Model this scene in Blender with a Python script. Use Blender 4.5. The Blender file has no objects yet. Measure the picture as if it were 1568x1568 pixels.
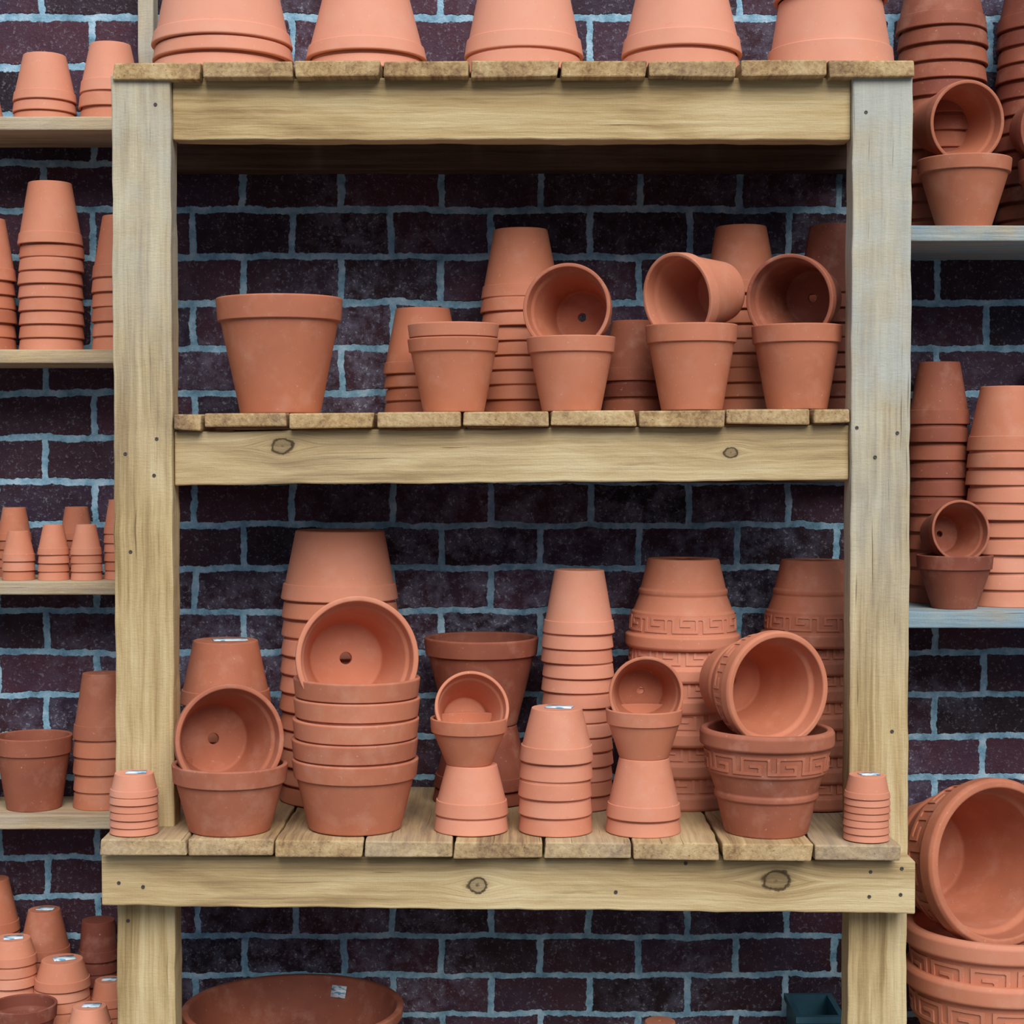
import bpy, math, random
import numpy as np
from mathutils import Vector, Matrix, Quaternion
random.seed(7); rng=np.random.default_rng(7)
U=0.00075; F=2734.0; D=F*U; ZC=1.5; T=math.atan(84/F); CT,ST=math.cos(T),math.sin(T)
WALLD=350
scene=bpy.context.scene
scene.view_settings.view_transform='Standard'
scene.view_settings.look='None'
scene.view_settings.exposure=0.0

def P(px,py,d):
    u=px-784; v=py-784
    dy=F*CT-v*ST; dz=-F*ST-v*CT
    s=(D+d*U)/dy
    return Vector((u*s,d*U,ZC+dz*s))
def S(d): return (1+d/F)*U

# ---------------- materials ----------------
def newmat(name):
    m=bpy.data.materials.new(name); m.use_nodes=True
    nt=m.node_tree; b=nt.nodes['Principled BSDF']
    return m,nt,b
def N(nt,t,**k):
    n=nt.nodes.new(t)
    for a,v in k.items(): setattr(n,a,v)
    return n
def ramp(nt,stops,interp='LINEAR'):
    r=N(nt,'ShaderNodeValToRGB'); r.color_ramp.interpolation=interp
    e=r.color_ramp.elements
    while len(e)<len(stops): e.new(0.5)
    for i,(p,c) in enumerate(stops):
        e[i].position=p; e[i].color=(*c,1) if len(c)==3 else c
    return r
def g(v): return (v,v,v)
def noise(nt,vec,scale,detail=4,rough=.55,dist=0):
    n=N(nt,'ShaderNodeTexNoise'); n.inputs['Scale'].default_value=scale
    n.inputs['Detail'].default_value=detail; n.inputs['Roughness'].default_value=rough
    n.inputs['Distortion'].default_value=dist
    if vec is not None: nt.links.new(vec,n.inputs['Vector'])
    return n
def mix(nt,fac,a,b,bt='MIX'):
    m=N(nt,'ShaderNodeMix',data_type='RGBA',blend_type=bt)
    for sock,val in ((m.inputs[0],fac),(m.inputs[6],a),(m.inputs[7],b)):
        if isinstance(val,bpy.types.NodeSocket): nt.links.new(val,sock)
        elif isinstance(val,(int,float)): sock.default_value=val
        else: sock.default_value=(*val,1)
    return m.outputs[2]
def math_(nt,op,a,b=None,c=None,clamp=False):
    m=N(nt,'ShaderNodeMath',operation=op); m.use_clamp=clamp
    for i,v in enumerate((a,b,c)):
        if v is None: continue
        if isinstance(v,(int,float)): m.inputs[i].default_value=v
        else: nt.links.new(v,m.inputs[i])
    return m.outputs[0]
def bump(nt,b,h,strength,dist):
    bn=N(nt,'ShaderNodeBump'); bn.inputs['Strength'].default_value=strength; bn.inputs['Distance'].default_value=dist
    nt.links.new(h,bn.inputs['Height']); nt.links.new(bn.outputs[0],b.inputs['Normal'])

def terracotta():
    m,nt,b=newmat('terracotta_clay')
    tc=N(nt,'ShaderNodeTexCoord'); oi=N(nt,'ShaderNodeObjectInfo')
    add=N(nt,'ShaderNodeVectorMath',operation='ADD')
    nt.links.new(tc.outputs['Object'],add.inputs[0])
    mul=math_(nt,'MULTIPLY',oi.outputs['Random'],7.3)
    cb=N(nt,'ShaderNodeCombineXYZ'); nt.links.new(mul,cb.inputs[0]); nt.links.new(mul,cb.inputs[1])
    nt.links.new(cb.outputs[0],add.inputs[1]); V=add.outputs[0]
    at=N(nt,'ShaderNodeAttribute',attribute_name='tint')
    n1=noise(nt,V,12,4,.55)
    t=math_(nt,'MULTIPLY_ADD',n1.outputs['Fac'],.44,-.22)
    t=math_(nt,'ADD',at.outputs['Fac'],t,clamp=True)
    r=ramp(nt,[(0,(.19,.048,.028)),(.5,(.52,.175,.090)),(1,(.71,.305,.195))]); nt.links.new(t,r.inputs[0])
    n2=noise(nt,V,30,5,.6)
    r2=ramp(nt,[(.52,g(0)),(.78,g(.30))]); nt.links.new(n2.outputs['Fac'],r2.inputs[0])
    c=mix(nt,r2.outputs[0],r.outputs[0],(.68,.38,.27))
    n3=noise(nt,V,260,3,.6)
    r3=ramp(nt,[(.67,g(0)),(.75,g(.4))]); nt.links.new(n3.outputs['Fac'],r3.inputs[0])
    c=mix(nt,r3.outputs[0],c,(.78,.50,.38))
    n5=noise(nt,V,110,5,.7)
    r5=ramp(nt,[(.62,g(0)),(.78,g(.22))]); nt.links.new(n5.outputs['Fac'],r5.inputs[0])
    c=mix(nt,r5.outputs[0],c,(.24,.075,.042))
    nt.links.new(c,b.inputs['Base Color'])
    b.inputs['Roughness'].default_value=.72; b.inputs['Specular IOR Level'].default_value=.35
    n4=noise(nt,V,600,4,.65); bump(nt,b,n4.outputs['Fac'],.2,.0006)
    return m
MT=terracotta()

def labelmat():
    m,nt,b=newmat('paper_price_label')
    tc=N(nt,'ShaderNodeTexCoord')
    mp=N(nt,'ShaderNodeMapping'); mp.inputs['Scale'].default_value=(90,260,10); nt.links.new(tc.outputs['Object'],mp.inputs[0])
    n=noise(nt,mp.outputs[0],1,1)
    r=ramp(nt,[(.50,(.72,.80,.84)),(.58,(.12,.33,.48))]); nt.links.new(n.outputs['Fac'],r.inputs[0])
    nt.links.new(r.outputs[0],b.inputs['Base Color']); b.inputs['Roughness'].default_value=.4
    return m
ML=labelmat()

def wood(name,knots=(),base=((.28,.18,.075),(.50,.35,.165),(.64,.495,.27)),pale=(.54,.59,.57),stain=.38):
    m,nt,b=newmat(name)
    at=N(nt,'ShaderNodeAttribute',attribute_name='grain')
    vec=at.outputs['Vector']
    kout=None
    wn=noise(nt,vec,90,3,.6)
    for (kx,kz,kr) in knots:
        sub=N(nt,'ShaderNodeVectorMath',operation='SUBTRACT'); nt.links.new(at.outputs['Vector'],sub.inputs[0]); sub.inputs[1].default_value=(kx,0,kz)
        sc=N(nt,'ShaderNodeVectorMath',operation='MULTIPLY'); nt.links.new(sub.outputs[0],sc.inputs[0]); sc.inputs[1].default_value=(.72,0,1)
        ln=N(nt,'ShaderNodeVectorMath',operation='LENGTH'); nt.links.new(sc.outputs[0],ln.inputs[0])
        dd=math_(nt,'DIVIDE',ln.outputs['Value'],kr)
        dn=math_(nt,'ADD',dd,math_(nt,'MULTIPLY_ADD',wn.outputs['Fac'],.9,-.45))
        rk=ramp(nt,[(0,g(.85)),(.12,g(.45)),(.36,g(.5)),(.44,g(1)),(.5,g(.85)),(.56,g(.15)),(.75,g(0))]); nt.links.new(math_(nt,'MULTIPLY',dn,.5),rk.inputs[0])
        k=rk.outputs[0]
        kout=k if kout is None else math_(nt,'MAXIMUM',kout,k)
        inf=math_(nt,'POWER',2.718,math_(nt,'MULTIPLY',math_(nt,'MULTIPLY',dd,dd),-.18))
        sgn=N(nt,'ShaderNodeSeparateXYZ'); nt.links.new(sub.outputs[0],sgn.inputs[0])
        off=math_(nt,'MULTIPLY',math_(nt,'MULTIPLY',math_(nt,'SIGN',sgn.outputs[2]),inf),-kr*1.2)
        cb=N(nt,'ShaderNodeCombineXYZ'); nt.links.new(off,cb.inputs[2])
        a2=N(nt,'ShaderNodeVectorMath',operation='ADD'); nt.links.new(vec,a2.inputs[0]); nt.links.new(cb.outputs[0],a2.inputs[1]); vec=a2.outputs[0]
    def mp(s):
        q=N(nt,'ShaderNodeMapping'); q.inputs['Scale'].default_value=s; nt.links.new(vec,q.inputs[0]); return q.outputs[0]
    n1=noise(nt,mp((5,170,170)),1,6,.7,.3)
    n2=noise(nt,mp((3.5,22,22)),1,4,.55,.8)
    n3=noise(nt,mp((9,14,14)),1,5,.6)
    f=math_(nt,'ADD',math_(nt,'MULTIPLY',n1.outputs['Fac'],.5),math_(nt,'MULTIPLY',n2.outputs['Fac'],.5))
    r=ramp(nt,[(.37,base[0]),(.5,base[1]),(.62,base[2])]); nt.links.new(f,r.inputs[0])
    pa=N(nt,'ShaderNodeAttribute',attribute_name='pale')
    rp=ramp(nt,[(.32,g(.35)),(.62,g(1))]); nt.links.new(n3.outputs['Fac'],rp.inputs[0])
    pf=math_(nt,'MULTIPLY',rp.outputs[0],pa.outputs['Fac'],clamp=True)
    pc=mix(nt,1.0,pale,mix(nt,.5,r.outputs[0],(1,1,1)),'MULTIPLY')
    pc=mix(nt,.6,pale,pc)
    c=mix(nt,math_(nt,'MULTIPLY',pf,.85),r.outputs[0],pc)
    n5=noise(nt,mp((6,26,26)),1,6,.75)
    rs=ramp(nt,[(.56,g(0)),(.78,g(stain))]); nt.links.new(n5.outputs['Fac'],rs.inputs[0])
    c=mix(nt,rs.outputs[0],c,(.20,.12,.05))
    n7=noise(nt,mp((7,330,330)),1,2,.5)
    rc=ramp(nt,[(.25,g(.7)),(.31,g(0))]); nt.links.new(n7.outputs['Fac'],rc.inputs[0])
    c=mix(nt,rc.outputs[0],c,(.12,.075,.035))
    if kout is not None: c=mix(nt,kout,c,(.06,.035,.016))
    nt.links.new(c,b.inputs['Base Color']); b.inputs['Roughness'].default_value=.82; b.inputs['Specular IOR Level'].default_value=.25
    n6=noise(nt,mp((420,120,120)),1,4,.7)
    n8=noise(nt,mp((60,300,300)),1,4,.7)
    h=math_(nt,'ADD',n1.outputs['Fac'],math_(nt,'MULTIPLY_ADD',n6.outputs['Fac'],.5,math_(nt,'MULTIPLY',n8.outputs['Fac'],.5)))
    h=math_(nt,'SUBTRACT',h,rc.outputs[0])
    bump(nt,b,h,.65,.0018)
    return m

def brickmat(ox,oz):
    m,nt,b=newmat('dark_brick_blue_mortar')
    geo=N(nt,'ShaderNodeTexCoord'); O=geo.outputs['Object']
    def wobble(sc,amp):
        wob=noise(nt,O,sc,3,.6)
        ws=N(nt,'ShaderNodeVectorMath',operation='SUBTRACT'); nt.links.new(wob.outputs['Color'],ws.inputs[0]); ws.inputs[1].default_value=(.5,.5,.5)
        wm=N(nt,'ShaderNodeVectorMath',operation='SCALE'); nt.links.new(ws.outputs[0],wm.inputs[0]); wm.inputs['Scale'].default_value=amp
        return wm.outputs[0]
    ad=N(nt,'ShaderNodeVectorMath',operation='ADD'); nt.links.new(O,ad.inputs[0]); nt.links.new(wobble(16,.012),ad.inputs[1])
    ad2=N(nt,'ShaderNodeVectorMath',operation='ADD'); nt.links.new(ad.outputs[0],ad2.inputs[0]); nt.links.new(wobble(150,.006),ad2.inputs[1])
    sp=N(nt,'ShaderNodeSeparateXYZ'); nt.links.new(ad2.outputs[0],sp.inputs[0])
    k=U*(1+WALLD/F)
    s=math_(nt,'DIVIDE',math_(nt,'SUBTRACT',oz,sp.outputs[2]),k)
    rows=math_(nt,'MULTIPLY',s,math_(nt,'MULTIPLY_ADD',s,1.0457e-6,.014081))
    ty=math_(nt,'MULTIPLY',rows,-1)
    tx=math_(nt,'MULTIPLY',math_(nt,'SUBTRACT',sp.outputs[0],ox),2.2/(151.5*k))
    cb=N(nt,'ShaderNodeCombineXYZ'); nt.links.new(tx,cb.inputs[0]); nt.links.new(math_(nt,'ADD',ty,40),cb.inputs[1])
    br=N(nt,'ShaderNodeTexBrick'); br.offset=.5; br.offset_frequency=2; br.squash=1
    nt.links.new(cb.outputs[0],br.inputs['Vector'])
    for nm,v in (('Scale',1),('Mortar Size',.085),('Mortar Smooth',.2),('Bias',0),('Brick Width',2.2),('Row Height',1)): br.inputs[nm].default_value=v
    br.inputs['Color1'].default_value=(.012,.0045,.0085,1); br.inputs['Color2'].default_value=(.068,.021,.034,1); br.inputs['Mortar'].default_value=(0,0,0,1)
    fac=br.outputs['Fac']
    big=noise(nt,O,2.6,3,.6); rb=ramp(nt,[(.42,g(.10)),(.60,g(1))]); nt.links.new(big.outputs['Fac'],rb.inputs[0])
    med=noise(nt,O,34,6,.75); rm=ramp(nt,[(.43,g(0)),(.70,g(1))]); nt.links.new(med.outputs['Fac'],rm.inputs[0])
    bloom=math_(nt,'MULTIPLY',math_(nt,'MULTIPLY',rb.outputs[0],rm.outputs[0]),.85)
    hue=noise(nt,O,7,3,.6); rh=ramp(nt,[(.48,g(0)),(.62,g(.5))]); nt.links.new(hue.outputs['Fac'],rh.inputs[0])
    c=mix(nt,rh.outputs[0],br.outputs['Color'],(.032,.021,.050))
    c=mix(nt,bloom,c,(.21,.20,.28))
    sn=noise(nt,O,230,4,.75); rs=ramp(nt,[(.57,g(0)),(.64,g(1))]); nt.links.new(sn.outputs['Fac'],rs.inputs[0])
    sk=math_(nt,'MULTIPLY',rs.outputs[0],math_(nt,'MULTIPLY_ADD',math_(nt,'MULTIPLY',rb.outputs[0],rm.outputs[0]),.85,.17))
    c=mix(nt,sk,c,(.48,.52,.62))
    mn=noise(nt,O,38,5,.7); rmn=ramp(nt,[(.30,(.09,.19,.26)),(.48,(.22,.40,.52)),(.70,(.50,.66,.76))]); nt.links.new(mn.outputs['Fac'],rmn.inputs[0])
    c=mix(nt,fac,c,rmn.outputs[0])
    nt.links.new(c,b.inputs['Base Color']); b.inputs['Roughness'].default_value=.62; b.inputs['Specular IOR Level'].default_value=.25
    h=math_(nt,'ADD',math_(nt,'MULTIPLY',fac,-1),math_(nt,'ADD',math_(nt,'MULTIPLY',med.outputs['Fac'],.6),math_(nt,'MULTIPLY',sn.outputs['Fac'],.35)))
    bump(nt,b,h,.8,.004)
    return m

def simple(name,col,rough=.8,nscale=20,var=.3):
    m,nt,b=newmat(name); tc=N(nt,'ShaderNodeTexCoord'); n=noise(nt,tc.outputs['Object'],nscale,5,.6)
    r=ramp(nt,[(.3,tuple(x*(1-var) for x in col)),(.7,tuple(min(1,x*(1+var)) for x in col))]); nt.links.new(n.outputs['Fac'],r.inputs[0])
    nt.links.new(r.outputs[0],b.inputs['Base Color']); b.inputs['Roughness'].default_value=rough
    bump(nt,b,n.outputs['Fac'],.3,.003)
    return m
MN=simple('rusty_nail_steel',(.05,.04,.035),.5,200)

# ---------------- mesh helpers ----------------
class MB:
    def __init__(s): s.v=[];s.f=[];s.t=[];s.m=[];s.n=0
    def add(s,v,f,tint=.5,mat=0):
        s.v.append(v); s.f.append(f+s.n); s.t.append(np.full(len(v),tint)); s.m.append(np.full(len(f),mat,dtype=np.int32)); s.n+=len(v)
    def obj(s,name,mats):
        v=np.concatenate(s.v); f=np.concatenate(s.f).astype(np.int32)
        me=bpy.data.meshes.new(name)
        me.vertices.add(len(v)); me.vertices.foreach_set('co',v.astype(np.float32).ravel())
        me.loops.add(f.size); me.loops.foreach_set('vertex_index',f.ravel())
        me.polygons.add(len(f)); me.polygons.foreach_set('loop_start',np.arange(0,f.size,4,dtype=np.int32))
        me.update(calc_edges=True)
        mi=np.concatenate(s.m)
        me.polygons.foreach_set('material_index',np.minimum(mi,1).astype(np.int32))
        me.polygons.foreach_set('use_smooth',(mi>=0))
        # material code -1 = flat shaded clay (embossed key pattern)
        me.polygons.foreach_set('material_index',np.clip(mi,0,1).astype(np.int32))
        a=me.attributes.new('tint','FLOAT','POINT'); a.data.foreach_set('value',np.concatenate(s.t).astype(np.float32))
        for m in mats: me.materials.append(m)
        me.validate()
        o=bpy.data.objects.new(name,me); scene.collection.objects.link(o); return o

def fillet(pts):
    n=len(pts); out=[]
    for i,(r,z,f) in enumerate(pts):
        p=np.array((r,z)); a=np.array(pts[i-1][:2]); b=np.array(pts[(i+1)%n][:2])
        if f<=0: out.append(p); continue
        va=a-p; vb=b-p; la=np.linalg.norm(va); lb=np.linalg.norm(vb); va/=la; vb/=lb
        f=min(f,la*.33,lb*.33)
        out.append(p+va*f*1.35)
        A=p+va*f; B=p+vb*f
        for t in (0,.25,.5,.75,1): out.append((1-t)**2*A+2*t*(1-t)*p+t*t*B)
        out.append(p+vb*f*1.35)
    return np.array(out)
def lathe(prof,seg):
    n=len(prof); th=np.linspace(0,2*np.pi,seg,endpoint=False)
    r=prof[:,0][:,None]; z=np.repeat(prof[:,1][:,None],seg,1)
    v=np.stack([r*np.cos(th),r*np.sin(th),z],-1).reshape(-1,3)
    i=np.arange(n)[:,None]; j=np.arange(seg)[None,:]; i2=(i+1)%n; j2=(j+1)%seg
    f=np.stack([i*seg+j,i*seg+j2,i2*seg+j2,i2*seg+j],-1).reshape(-1,4)
    return v,f
def prof_std(R,h,rb=.66,rim=.2,step=.075,t=.085,hole=.10,rt=.97):
    T_=t*R; rh=rim*h; Rb=R*(1-step); b_=rb*R; hr=hole*R; fl=T_*1.2
    return fillet([(hr,0,T_*.15),(b_,0,T_*.3),(Rb,h-rh,T_*.15),(R*rt,h-rh,T_*.32),(R,h,T_*.5),(R-T_*1.05,h,T_*.4),
        (R-T_*1.35,h-rh*.85,T_*.2),(Rb-T_*1.1,h-rh*1.1,T_*.3),(b_-T_*.7,fl,T_*.6),(hr,fl,T_*.2)])
def prof_greek(R,h,t=.08,hole=.09):
    T_=t*R; hr=hole*R
    return fillet([(hr,0,0),(.62*R,0,T_*.3),(.74*R,.33*h,T_*.2),(.775*R,.35*h,T_*.2),(.775*R,.385*h,T_*.2),(.76*R,.41*h,T_*.2),
        (.86*R,.58*h,T_*.2),(.90*R,.595*h,T_*.2),(.925*R,.83*h,T_*.15),(1.0*R,.85*h,T_*.4),(1.0*R,.97*h,T_*.5),(.97*R,h,T_*.3),(.885*R,h,T_*.4),(.86*R,.84*h,T_*.3),
        (.80*R,.8*h,T_*.3),(.68*R,.38*h,T_*.3),(.55*R,T_*1.2,T_*.5),(hr,T_*1.2,0)])
def prof_bowl(R,h,t=.05,hole=.06):
    T_=t*R; hr=hole*R
    return fillet([(hr,0,0),(.52*R,0,T_*.5),(.70*R,.22*h,T_*2),(.86*R,.55*h,T_*2),(.94*R,.84*h,T_*.5),(.985*R,.86*h,T_*.5),(R,h,T_*.6),(R-T_*1.3,h,T_*.5),(.90*R,.84*h,T_*.6),
        (.80*R,.5*h,T_*2),(.63*R,.2*h,T_*2),(.45*R,T_*1.2,T_),(hr,T_*1.2,0)])
KEY=["#######.","#.....#.","#.###.#.","#...#.#.","#####.##"]
def greek_key(R,h):
    z0,z1=.625*h,.805*h; cell=(z1-z0)/5; per=max(8,round(2*math.pi*.91*R/(8*cell*1.15))); dth=2*math.pi/(per*8); e=.016*R
    def rr(z): return R*(.90+.025*(z/h-.595)/.235)
    V=[];Fc=[]
    sh=.16
    def filled(r_,c_):
        return 0<=r_<5 and KEY[r_][c_%8]=='#'
    for p in range(per):
        for ri,row in enumerate(KEY):
            for ci,ch in enumerate(row):
                if ch!='#': continue
                # slim the strokes slightly where the neighbour cell is empty
                l=0 if filled(ri,ci-1) else sh; q_=0 if filled(ri,ci+1) else sh
                u_=0 if filled(ri-1,ci) else sh; d_=0 if filled(ri+1,ci) else sh
                a0=(p*8+ci+l)*dth; a1=(p*8+ci+1-q_)*dth; zt=z1-(ri+u_)*cell; zb=z1-(ri+1-d_)*cell; n=len(V)
                for (off) in (-e*.5,e):
                    for a,z in ((a0,zb),(a1,zb),(a1,zt),(a0,zt)):
                        q=rr(z)+off; V.append((q*math.cos(a),q*math.sin(a),z))
                Fc+= [(n+4,n+5,n+6,n+7),(n,n+1,n+5,n+4),(n+1,n+2,n+6,n+5),(n+2,n+3,n+7,n+6),(n+3,n,n+4,n+7)]
    return np.array(V),np.array(Fc)
cache={}
def potgeo(kind,R,h,rb,rim,seg,rt=.97):
    key=(kind,round(R,5),round(h,5),rb,round(rim,4),seg,rt)
    if key in cache: return cache[key]
    if kind=='greek': res=[lathe(prof_greek(R,h),seg),greek_key(R,h)]
    elif kind=='bowl': res=[lathe(prof_bowl(R,h),seg)]
    else: res=[lathe(prof_std(R,h,rb,rim,rt=rt),seg)]
    cache[key]=res; return res
def addpot(mb,kind,R,h,rb,rim,seg,M,tint,rt=.97):
    M=np.array(M)
    for gi,(v,f) in enumerate(potgeo(kind,R,h,rb,rim,seg,rt)):
        mb.add(v@M[:3,:3].T+M[:3,3],f,tint+(.08 if gi else 0),-1 if gi else 0)
NAMES={'std':'terracotta_pot','greek':'greek_key_terracotta_pot','bowl':'terracotta_bowl'}

SH={}
def setshelf(n,a,b): SH[n]=(a.z,a.x,b.z,b.x)
def shz(n,x):
    if isinstance(n,(int,float)): return n,0
    zl,xl,zr,xr=SH[n]; k=(zr-zl)/(xr-xl); return zl+k*(x-xl),-math.atan(k)
setshelf('top',P(178,94,-12),P(1398,90,-12))
setshelf('mid',P(265,633,-6),P(1288,625,-6))
setshelf('low',P(147,1283,-92),P(1385,1294,-92))
setshelf('LA',P(0,177,183),P(175,178,183))
setshelf('LB',P(0,534,183),P(175,535,183))
setshelf('LC',P(0,890,183),P(175,890,183))
setshelf('LD',P(0,1246,183),P(175,1248,183))
LOWZ=ZC-1030*U
SH['base']=(LOWZ,-1,LOWZ,1)

def place(o,x,d,shelf,extra=0):
    z,roll=shz(shelf,x); o.location=(x,d*U,z+extra); o.rotation_euler=(0,roll,0)
    return z
def label(mb,size,z,ang,ox=0,oy=0):
    c,s=math.cos(ang),math.sin(ang); hx,hy=size*.5,size*.36; v=[]
    for zz in (z-.0002,z+.0006):
        for x,y in ((-hx,-hy),(hx,-hy),(hx,hy),(-hx,hy)): v.append((c*x-s*y+ox,s*x+c*y+oy,zz))
    mb.add(np.array(v),np.array([(4,5,6,7),(0,1,5,4),(1,2,6,5),(2,3,7,6),(3,0,4,7)]),.5,1)

def up(px,w,h,d,shelf,n=1,pitch=24,rb=.66,rim=.2,kind='std',tint=.55,py=None,name=None):
    s=S(d); R=w*s/2; H=h*s; pt=pitch*s
    x=P(px,700 if py is None else py,d).x
    if n>1: rim=min(rim,pt*.92/H)
    mb=MB()
    for i in range(n):
        j=.02*R*(1 if i else 0)
        M=Matrix.Translation((random.uniform(-j,j),random.uniform(-j,j),i*pt))@Matrix.Rotation(random.uniform(0,6.28),4,'Z')@Matrix.Rotation(random.uniform(-.006,.006)*(i>0),4,'X')
        addpot(mb,kind,R,H,rb,rim,72,M,tint+random.uniform(-.1,.1),.965 if n>1 else .97)
    o=mb.obj(name or (NAMES[kind]+('_stack' if n>1 else '')),[MT,ML])
    z=place(o,x,d,shelf)
    return o,z+H+(n-1)*pt
def inv(px,w,top,d,shelf,h,pitch=24,rb=.66,rim=.2,kind='std',tint=.55,n=None,lab=False,jit=.03,name=None,spread=.13):
    s=S(d); R=w*s/2; H=h*s; pt=pitch*s
    pr=top if top is not None else 700
    x=P(px,pr,d).x; z0,_=shz(shelf,x)
    if n is None:
        tot=P(px,top,d).z-z0
        n=max(1,round((tot-H)/pt)+1)
        if n>1: pt=(tot-H)/(n-1)
        else: H=tot
    if n>1: rim=min(max(rim,pt*.8/H),pt*.86/H)
    mb=MB()
    for i in range(n):
        j=jit*R if i else 0
        M=Matrix.Translation((random.uniform(-j,j),random.uniform(-j,j),H+i*pt))@Matrix.Rotation(math.pi+random.uniform(-.008,.008)*(i>0),4,'X')@Matrix.Rotation(random.uniform(0,6.28),4,'Z')
        addpot(mb,kind,R,H,rb,rim,64,M,tint+random.uniform(-spread,spread),.955 if n>1 else .965)
    if lab: label(mb,rb*R*1.05,H+(n-1)*pt+.0006,random.uniform(-.5,.5),rb*R*.1,0)
    o=mb.obj(name or (NAMES[kind]+('_stack' if n>1 else '')),[MT,ML])
    z=place(o,x,d,shelf)
    return o,z+H+(n-1)*pt
def tilt(m,b,R,h,d,rb=.66,rim=.2,kind='std',tint=.55):
    s=S(d); R*=s; H=h*s
    M=P(m[0],m[1],d); L=h
    for _ in range(12):
        B=P(b[0],b[1],d+L*s/U*1.0); lat=math.hypot(B.x-M.x,B.z-M.z)
        L=math.sqrt(max(H*H-lat*lat,(.2*H)**2))/s
    ax=(M-B).normalized()
    mb=MB(); addpot(mb,kind,R,H,rb,rim,96,Matrix.Identity(4),tint)
    o=mb.obj(NAMES[kind],[MT,ML])
    o.rotation_mode='QUATERNION'; o.rotation_quaternion=Vector((0,0,1)).rotation_difference(ax)
    o.location=M-ax*H
    return o

# ---------------- boards ----------------
import bmesh
def emp(name,loc=(0,0,0)):
    e=bpy.data.objects.new(name,None); scene.collection.objects.link(e); e.location=loc; return e
def board(name,parent,A,B,mat,pale=0.,wob=.0009,seg=.02,goff=None,bev=.0018):
    n=max(2,int(((A[0]-B[0]).length)/seg)); V=[];Gr=[]
    o3=Vector([random.uniform(0,9) for _ in range(3)]) if goff is None else Vector(goff)
    c0=A[0]; Lg=(B[0]-A[0]).length
    e1=(A[1]-A[0]); e2=(A[3]-A[0])
    ph=[[random.uniform(0,6.28) for _ in range(4)] for _ in range(4)]
    for i in range(n+1):
        t=i/n; ctr=(sum(A,Vector())*(1-t)+sum(B,Vector())*t)/4
        for k in range(4):
            p=A[k]*(1-t)+B[k]*t; dirv=(p-ctr).normalized()
            w=wob*(math.sin(t*Lg*23+ph[k][0])*.5+math.sin(t*Lg*61+ph[k][1])*.4+math.sin(t*Lg*120+ph[k][2])*.35+random.uniform(-.3,.3))
            V.append(p+dirv*w)
            loc=A[k]-c0
            u=loc.dot(e1.normalized()); v=loc.dot(e2.normalized())
            Gr.append((t*Lg+o3.x,v+o3.y,u+o3.z))
    Fc=[]
    for i in range(n):
        for k in range(4):
            a=i*4+k; b=i*4+(k+1)%4; Fc.append((a,b,b+4,a+4))
    Fc.append((3,2,1,0)); m=n*4; Fc.append((m,m+1,m+2,m+3))
    me=bpy.data.meshes.new(name); me.from_pydata([tuple(v) for v in V],[],Fc)
    at=me.attributes.new('grain','FLOAT_VECTOR','POINT'); at.data.foreach_set('vector',[c for gq in Gr for c in gq])
    ap=me.attributes.new('pale','FLOAT','POINT'); ap.data.foreach_set('value',[pale(v) if callable(pale) else pale for v in V])
    bm=bmesh.new(); bm.from_mesh(me); bmesh.ops.recalc_face_normals(bm,faces=bm.faces); bm.to_mesh(me); bm.free()
    me.materials.append(mat)
    o=bpy.data.objects.new(name,me); scene.collection.objects.link(o)
    md=o.modifiers.new('bevel','BEVEL'); md.width=bev; md.segments=2; md.limit_method='ANGLE'; md.angle_limit=.9
    if parent: o.parent=parent
    return o
def V3(x,y,z): return Vector((x,y,z))
def hboard(name,parent,xl,xr,dl0,dl1,zl,zr,mat,**k):
    y0,y1=dl0*U,dl1*U
    A=[V3(xl,y0,zl[1]),V3(xl,y0,zl[0]),V3(xl,y1,zl[0]),V3(xl,y1,zl[1])]
    B=[V3(xr,y0,zr[1]),V3(xr,y0,zr[0]),V3(xr,y1,zr[0]),V3(xr,y1,zr[1])]
    return board(name,parent,A,B,mat,**k)
def plank(name,parent,x0,x1,d0,d1,z0t,z1t,th,mat,**k):
    r=lambda:random.uniform(-.0013,.0013)
    A=[V3(x0+r(),d0*U,z0t-th+r()),V3(x0+r(),d0*U+r(),z0t),V3(x1+r(),d0*U+r(),z1t),V3(x1+r(),d0*U,z1t-th+r())]
    B=[V3(p.x,d1*U,p.z) for p in A]
    return board(name,parent,A,B,mat,**k)
def post(name,parent,x0,x1,d0,d1,zb,zt,mat,**k):
    A=[V3(x0,d0*U,zb),V3(x1,d0*U,zb),V3(x1,d1*U,zb),V3(x0,d1*U,zb)]
    B=[V3(p.x,p.y,zt) for p in A]
    return board(name,parent,A,B,mat,**k)

W_post=wood('pine_post_sky_sheen',base=((.29,.19,.08),(.50,.36,.175),(.63,.50,.28)),stain=.3)  # pale blue-grey mix paints cool sky sheen into the post colour
W_beam=wood('treated_pine_beam')
W_plank=wood('pine_plank',base=((.19,.095,.034),(.44,.275,.115),(.59,.42,.205)),pale=(.50,.45,.36),stain=.5)
W_blue=wood('blue_painted_board',pale=(.24,.42,.56))

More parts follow.
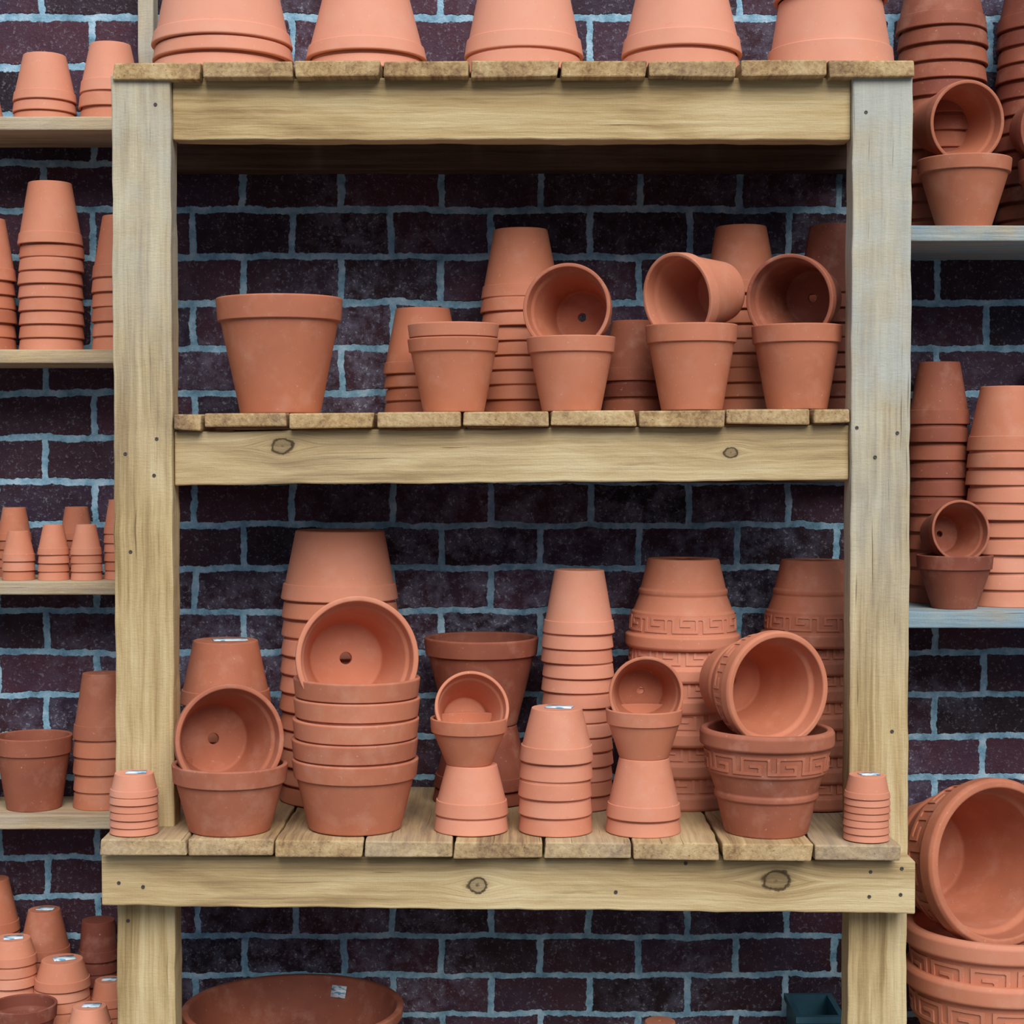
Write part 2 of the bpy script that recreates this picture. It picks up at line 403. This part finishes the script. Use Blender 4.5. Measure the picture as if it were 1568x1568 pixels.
unit=emp('wooden_shelving_unit')
xl0=P(174,700,0).x; xl1=P(264,700,0).x; xr0=P(1303,700,0).x; xr1=P(1394,700,0).x
ztp=P(784,114,0).z
def sheengrad(lo,hi,z0,z1):  # painted sky sheen: post colour gets paler with height
    return lambda v: lo+(hi-lo)*min(1,max(0,(v.z-z0)/(z1-z0)))
zb_,zt_=P(0,800,0).z,P(0,200,0).z
post('post_left',unit,xl0,xl1,0,54,0,ztp,W_post,pale=sheengrad(.0,.85,zb_,zt_))
post('post_right',unit,xr0,xr1,0,54,0,ztp,W_post,pale=sheengrad(.0,1.1,P(0,1100,0).z,P(0,550,0).z))
def beam(nm,L,R,pxl,pxr,d0,d1,mat,xo=None,pale=.25,goff=(0,0,0),**k):
    a=P(pxl,L[0],d0);b=P(pxl,L[1],d0);c=P(pxr,R[0],d0);e=P(pxr,R[1],d0)
    xl,xr=(xo if xo else (a.x,c.x))
    return hboard(nm,unit,xl,xr,d0,d1,(a.z,b.z),(c.z,e.z),mat,pale=pale,goff=goff,**k)
def knotpos(kx,ky,xl,pz,d):
    p=P(kx,ky,d); return (p.x-xl,p.z-pz)
e_=.0005
b1z=P(272,214,14).z; b2z=P(272,743,14).z; b3z=P(155,1387,-62).z; b3x=P(155,1387,-62).x
k2=[(*knotpos(432,685,xl1,b2z,14),.009),(*knotpos(1118,700,xl1,b2z,14),.006)]
k3=[(*knotpos(730,1350,b3x,b3z,-62),.0085),(*knotpos(1188,1340,b3x,b3z,-62),.0115)]
beam('beam_top',(119,214),(119,214),272,1302,14,58,W_beam,(xl1+e_,xr0-e_),pale=.0,goff=(3,2,5))
beam('beam_middle',(661,743),(651,735),272,1302,14,58,wood('treated_pine_beam_middle',k2),(xl1+e_,xr0-e_),pale=.12)
beam('beam_bottom',(1309,1387),(1319,1399),155,1402,-62,-2,wood('treated_pine_beam_bottom',k3),pale=.05)
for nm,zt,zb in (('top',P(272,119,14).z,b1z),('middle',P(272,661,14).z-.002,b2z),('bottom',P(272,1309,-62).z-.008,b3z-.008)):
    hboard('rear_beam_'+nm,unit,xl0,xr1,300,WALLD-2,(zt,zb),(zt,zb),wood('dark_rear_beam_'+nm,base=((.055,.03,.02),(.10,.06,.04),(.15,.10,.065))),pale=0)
def planks(nm,bounds,shelf,d0,d1,thpx,pale=.2,clampx=None):
    for i in range(len(bounds)-1):
        dd=d0+random.uniform(-4,4); a=P(bounds[i],700,d0).x+.0016; b=P(bounds[i+1],700,d0).x-.0016
        if clampx: a=max(a,clampx[0]); b=min(b,clampx[1])
        th=thpx*U*random.uniform(.88,1.02); dz=random.uniform(-.0014,0)
        plank(f'{nm}_{i+1}',unit,a,b,dd,d1,shz(shelf,a)[0]+dz,shz(shelf,b)[0]+dz,th,W_plank,pale=pale*random.uniform(.5,1.3),wob=.0013,seg=.015)
planks('top_plank',[174,310,452,585,720,857,990,1128,1263,1400],'top',-12,WALLD-3,25)
planks('middle_plank',[264,310,440,575,708,842,976,1110,1243,1304],'mid',-6,WALLD-3,24,clampx=(xl1+e_,xr0-e_))
planks('bottom_plank',[147,283,418,556,694,833,970,1107,1248,1387],'low',-92,WALLD-3,25,pale=.5)
lp=P(212,50,290).x; lq=P(236,50,290).x
post('upper_upright',unit,lp,lq,285,325,shz('top',lp)[0],2.6,W_post,pale=.8)
hboard('base_board',unit,-1.05,1.05,56,WALLD-2,(LOWZ,LOWZ-.02),(LOWZ,LOWZ-.02),W_plank,pale=.5)
hboard('base_beam',unit,xl0,xr1,56,80,(LOWZ-.021,LOWZ-.09),(LOWZ-.021,LOWZ-.09),W_beam,pale=.2)
def nails(lst,d):
    for i,(x,y) in enumerate(lst):
        p=P(x,y,d); r=.0021
        prof=fillet([(.0001,0,0),(r,0,0),(r,.0012,.0003),(.0001,.0016,0)])
        mb=MB(); v,f=lathe(prof,16); mb.add(v,f)
        o=mb.obj('nail_head',[MN]); o.rotation_euler=(math.pi/2,0,0); o.location=p+Vector((0,.0005,0)); o.parent=unit
nails([(192,695),(240,672),(236,728),(200,845),(1326,172),(1374,663),(1340,700),(1312,655),(238,160),(1366,1120),(196,1410)],0)
nails([(1333,1335),(1331,1373),(1381,1330),(1379,1370),(182,1352),(219,1358),(943,1366),(1050,1322)],-62)

ls=emp('wall_mounted_shelf_rack')
for i,(sh,thp) in enumerate((('LA',21),('LB',21),('LC',21),('LD',22))):
    x0=-1.05; x1=P(190,700,183).x; z1=shz(sh,x1)[0]
    t=thp*U*1.067
    hboard(f'shelf_board_{i+1}',ls,x0,x1,183,WALLD-2,(z1,z1-t),(z1,z1-t),W_plank,pale=.9)
    SH[sh]=(z1,-1,z1,1)
rs=emp('blue_wall_shelf_rack')
for i,(sh,thp,dr) in enumerate((('RA',24,80),('RB',26,90))):
    x0=P(1382,700,dr).x; x1=1.05; z1=P(1480,{'RA':345,'RB':936}[sh],dr).z; t=thp*S(dr)
    hboard(f'shelf_board_{i+1}',rs,x0,x1,dr,WALLD-2,(z1,z1-t),(z1,z1-t),W_blue,pale=1.2)
    SH[sh]=(z1,-1,z1,1)
post('rack_upright',ls,-1.05,-1.01,183+20,WALLD-3,0,2.6,W_post,pale=.5)
post('rack_upright',rs,1.01,1.05,140,WALLD-3,0,2.6,W_post,pale=.5)

# ---------------- wall & floor ----------------
def boxobj(name,x0,x1,y0,y1,z0,z1,mat):
    V=[(x,y,z) for x in (x0,x1) for y in (y0,y1) for z in (z0,z1)]
    Fc=[(0,1,3,2),(4,6,7,5),(0,4,5,1),(2,3,7,6),(0,2,6,4),(1,5,7,3)]
    me=bpy.data.meshes.new(name); me.from_pydata(V,[],Fc); me.materials.append(mat)
    bm=bmesh.new(); bm.from_mesh(me); bmesh.ops.recalc_face_normals(bm,faces=bm.faces); bm.to_mesh(me); bm.free()
    o=bpy.data.objects.new(name,me); scene.collection.objects.link(o); return o
org=P(447,322,WALLD)
boxobj('wall_back',-2.2,2.2,WALLD*U,WALLD*U+.1,0,3.2,brickmat(org.x,org.z))
boxobj('floor',-3,3,-4,WALLD*U+.1,-.05,0,simple('concrete_paving',(.18,.18,.18),.9,6))

# ---------------- POTS ----------------
inv(343,214,None,130,'top',180,pitch=24,n=3,rb=.62,rim=.17,tint=.9)
inv(563,184,None,120,'top',100,pitch=25,n=2,rb=.70,rim=.2,tint=.9)
inv(801,182,None,120,'top',150,pitch=30,n=2,rb=.64,rim=.2,tint=1)
inv(1040,184,None,120,'top',130,pitch=30,n=2,rb=.66,rim=.2,tint=.95)
_,zz=inv(1268,194,None,120,'top',112,pitch=6,n=1,rb=.80,rim=.34,tint=.9)
inv(1268,172,None,120,zz,110,pitch=2,n=1,rb=.66,rim=.2,tint=.8)

up(430,193,176,100,'mid',rb=.63,rim=.2,tint=.5)
up(695,140,112,80,'mid',n=2,pitch=22,rb=.66,rim=.2,tint=.58)
up(875,136,113,80,'mid',rb=.66,rim=.21,tint=.58)
up(1059,141,130,80,'mid',rb=.66,rim=.21,tint=.6)
up(1220,138,128,80,'mid',rb=.66,rim=.21,tint=.33)
tilt((867,471),(893,487),69,112,45,tint=.38,rim=.2)
tilt((1036,457),(1106,446),70,108,50,tint=.6,rim=.2)
tilt((1208,459),(1246,456),70,115,50,tint=.18,rim=.2)
inv(650,124,473,235,'mid',100,pitch=21,rb=.66,tint=.38)
inv(798,123,352,235,'mid',105,pitch=21,rb=.66,tint=.58)
inv(968,92,492,235,'mid',92,pitch=20,rb=.68,tint=.15)
inv(1135,116,348,240,'mid',105,pitch=21,rb=.66,tint=.48)
inv(1280,112,346,240,'mid',105,pitch=21,rb=.66,tint=.12)

inv(205,75,1183,-48,'low',34,pitch=11.5,rb=.78,rim=.32,tint=.8,lab=True,spread=.12)
up(349,178,103,-20,'low',rb=.70,rim=.27,tint=.34)
tilt((353,1133),(325,1131),86,112,-48,tint=.32,rb=.68)
up(542,195,108,5,'low',n=5,pitch=31,rb=.73,rim=.29,tint=.42)
tilt((548,1008),(528,1008),96,118,-30,tint=.58,rb=.66)
_,zz=inv(721,114,None,-5,'low',76,pitch=25,n=2,rb=.68,rim=.3,tint=.8)
up(718,120,72,-5,zz,rb=.58,rim=.3,tint=.55)
tilt((723,1083),(711,1103),58,84,-22,tint=.55,rim=.22)
inv(851,114,1083,-5,'low',80,pitch=25,rb=.68,rim=.3,tint=.78,lab=True)
_,zz=inv(986,116,None,-5,'low',90,pitch=24,n=2,rb=.66,rim=.27,tint=.8)
up(987,118,75,-5,zz,rb=.64,rim=.3,tint=.55)
tilt((990,1063),(980,1057),58,84,-22,tint=.42,rim=.22)
up(1175,206,160,2,'low',kind='greek',tint=.33)
tilt((1193,1057),(1117,1042),91,150,-25,kind='greek',tint=.52)
inv(1327,71,1186,-48,'low',34,pitch=11.5,rb=.78,rim=.32,tint=.75,lab=True,spread=.12)
inv(345,140,980,185,'low',96,pitch=26,rb=.70,tint=.45,lab=True)
inv(517,180,812,235,'low',105,pitch=28,rb=.75,rim=.24,tint=.65)
_,zz=inv(737,150,None,235,'low',95,pitch=22,n=2,rb=.70,rim=.22,tint=.1)
up(737,176,P(737,975,235).z/S(235)-zz/S(235),235,zz,rb=.62,rim=.2,tint=.18)
inv(883,111,872,190,'low',96,pitch=23,rb=.68,rim=.24,tint=.82)
inv(1043,176,855,235,'low',135,pitch=44,kind='greek',tint=.6)
inv(1245,160,857,235,'low',130,pitch=44,kind='greek',tint=.33)

inv(68,96,86,265,'LA',72,pitch=21,rb=.66,tint=.75)
inv(168,92,69,265,'LA',76,pitch=21,rb=.66,tint=.75)
inv(-40,92,120,265,'LA',70,pitch=20,rb=.66,tint=.6)
inv(77,98,281,265,'LB',95,pitch=21,rb=.66,tint=.6,rim=.22)
inv(-26,98,336,265,'LB',95,pitch=21,rb=.66,tint=.5,rim=.22)
inv(189,98,332,265,'LB',95,pitch=21,rb=.66,tint=.5,rim=.22)
inv(22,52,777,310,'LC',50,pitch=14,rb=.66,tint=.3)
inv(117,52,776,310,'LC',50,pitch=14,rb=.66,tint=.3)
inv(28,50,813,222,'LC',46,pitch=14,rb=.62,tint=.6)
inv(82,48,803,222,'LC',46,pitch=14,rb=.62,tint=.65)
inv(132,48,803,222,'LC',46,pitch=14,rb=.62,tint=.65)
inv(184,50,765,240,'LC',52,pitch=14,rb=.66,tint=.55)
inv(156,90,1030,265,'LD',100,pitch=25,rb=.66,rim=.22,tint=.4)
up(48,118,112,250,'LD',rb=.70,rim=.24,tint=.12)
inv(-60,100,1130,280,'LD',80,pitch=22,tint=.3)
inv(68,80,1392,290,'base',72,pitch=19,rb=.6,tint=.28,lab=True)
inv(-12,84,1345,298,'base',80,pitch=19,rb=.6,tint=.3)
inv(150,62,1408,310,'base',60,pitch=19,rb=.8,tint=-.08)
inv(18,76,1436,195,'base',38,pitch=16,rb=.72,rim=.34,tint=.75,lab=True)
inv(95,86,1468,195,'base',42,pitch=16,rb=.72,rim=.34,tint=.7,lab=True)
inv(166,58,1500,225,'base',38,pitch=15,rb=.72,rim=.34,tint=.6,lab=True)
inv(138,70,1540,105,'base',38,pitch=15,rb=.72,rim=.34,tint=.75,lab=True)
_,zz=inv(28,90,None,100,'base',58,pitch=22,n=2,rb=.7,tint=.4)
up(28,104,70,100,zz,rb=.7,rim=.3,tint=-.05)
inv(1442,136,-60,268,'RA',110,pitch=27,rb=.66,rim=.2,tint=.15)
inv(1596,136,-60,268,'RA',110,pitch=27,rb=.66,rim=.2,tint=.03)
up(1473,142,106,140,'RA',rb=.56,rim=.2,tint=.33)
tilt((1482,187),(1432,192),63,100,115,tint=.36,rim=.2)
up(1628,142,106,140,'RA',rb=.58,rim=.3,tint=.15)
tilt((1624,195),(1584,200),63,100,115,tint=.15)
inv(1438,94,555,275,'RB',95,pitch=26,rb=.66,tint=.18)
inv(1541,120,592,215,'RB',98,pitch=25,rb=.66,rim=.22,tint=.7)
inv(1606,86,555,298,'RB',95,pitch=24,rb=.66,tint=.25)
up(1463,116,82,152,'RB',rb=.58,rim=.26,tint=.15)
tilt((1472,813),(1437,818),48,82,137,tint=.22,rim=.2)
up(1532,282,196,150,'base',n=2,pitch=62,kind='greek',tint=.55)
tilt((1533,1322),(1412,1306),130,205,100,rb=.62,rim=.2,tint=.4,kind='greek')
rz=P(449,1539,165).z
ob,_=up(449,342,(rz-LOWZ)/S(165),165,'base',kind='bowl',tint=.05,py=1539)
mb=MB(); label(mb,.021,0,0); lo=mb.obj('price_label',[ML,ML]); lo.parent=ob
a=math.radians(68); Rr=171*S(165); hh=rz-LOWZ
lo.location=(Rr*.882*math.cos(a),Rr*.882*math.sin(a),hh*.83); lo.rotation_euler=(math.radians(68),0,a-math.pi/2)
inv(1010,70,1563,200,'base',60,pitch=18,rb=.66,tint=.6)
cr=emp('plastic_crate'); MC=simple('teal_plastic',(.03,.10,.14),.5,30,.15)
c0=P(1222,1556,200); c1=P(1290,1556,200); zt=c0.z
for nm,a0,a1,y0,y1,z0,z1 in (('front',c0.x,c1.x,200,206,LOWZ,zt-.008),('back',c0.x,c1.x,318,324,LOWZ,zt-.008),('left_side',c0.x,c0.x+.004,206,318,LOWZ,zt-.008),
    ('right_side',c1.x-.004,c1.x,206,318,LOWZ,zt-.008),('bottom',c0.x+.004,c1.x-.004,206,318,LOWZ,LOWZ+.004),('rim_front',c0.x-.003,c1.x+.003,195,206,zt-.008,zt),
    ('rim_back',c0.x-.003,c1.x+.003,318,328,zt-.008,zt),('rim_left',c0.x-.003,c0.x+.004,206,318,zt-.008,zt),('rim_right',c1.x-.004,c1.x+.003,206,318,zt-.008,zt)):
    o=boxobj(nm,a0,a1,y0*U,y1*U,z0,z1,MC); o.parent=cr

# ---------------- light ----------------
w=bpy.data.worlds.new('overcast_sky'); scene.world=w; w.use_nodes=True; nt=w.node_tree
bg=nt.nodes['Background']; tc=N(nt,'ShaderNodeTexCoord'); sp=N(nt,'ShaderNodeSeparateXYZ'); nt.links.new(tc.outputs['Generated'],sp.inputs[0])
r=ramp(nt,[(0,(.035,.035,.035)),(.48,(.055,.058,.065)),(.58,(.22,.28,.38)),(1,(1.05,1.26,1.55))])
mr=N(nt,'ShaderNodeMapRange'); mr.inputs['From Min'].default_value=-1; nt.links.new(sp.outputs[2],mr.inputs[0]); nt.links.new(mr.outputs[0],r.inputs[0])
nt.links.new(r.outputs[0],bg.inputs['Color']); bg.inputs['Strength'].default_value=1.0
sun=bpy.data.lights.new('soft_daylight','SUN'); sun.energy=3.2; sun.angle=math.radians(40); sun.color=(1.0,.965,.92)
so=bpy.data.objects.new('soft_daylight',sun); scene.collection.objects.link(so); so.location=(1,-3,4)
so.rotation_euler=(Vector((.18,-.79,.70))).to_track_quat('Z','Y').to_euler()

# ---------------- camera ----------------
cam=bpy.data.cameras.new('camera'); cam.sensor_width=36; cam.lens=F/1568*36
co=bpy.data.objects.new('camera',cam); scene.collection.objects.link(co)
co.location=(0,-D,ZC); co.rotation_euler=(math.pi/2-T,0,0); scene.camera=co
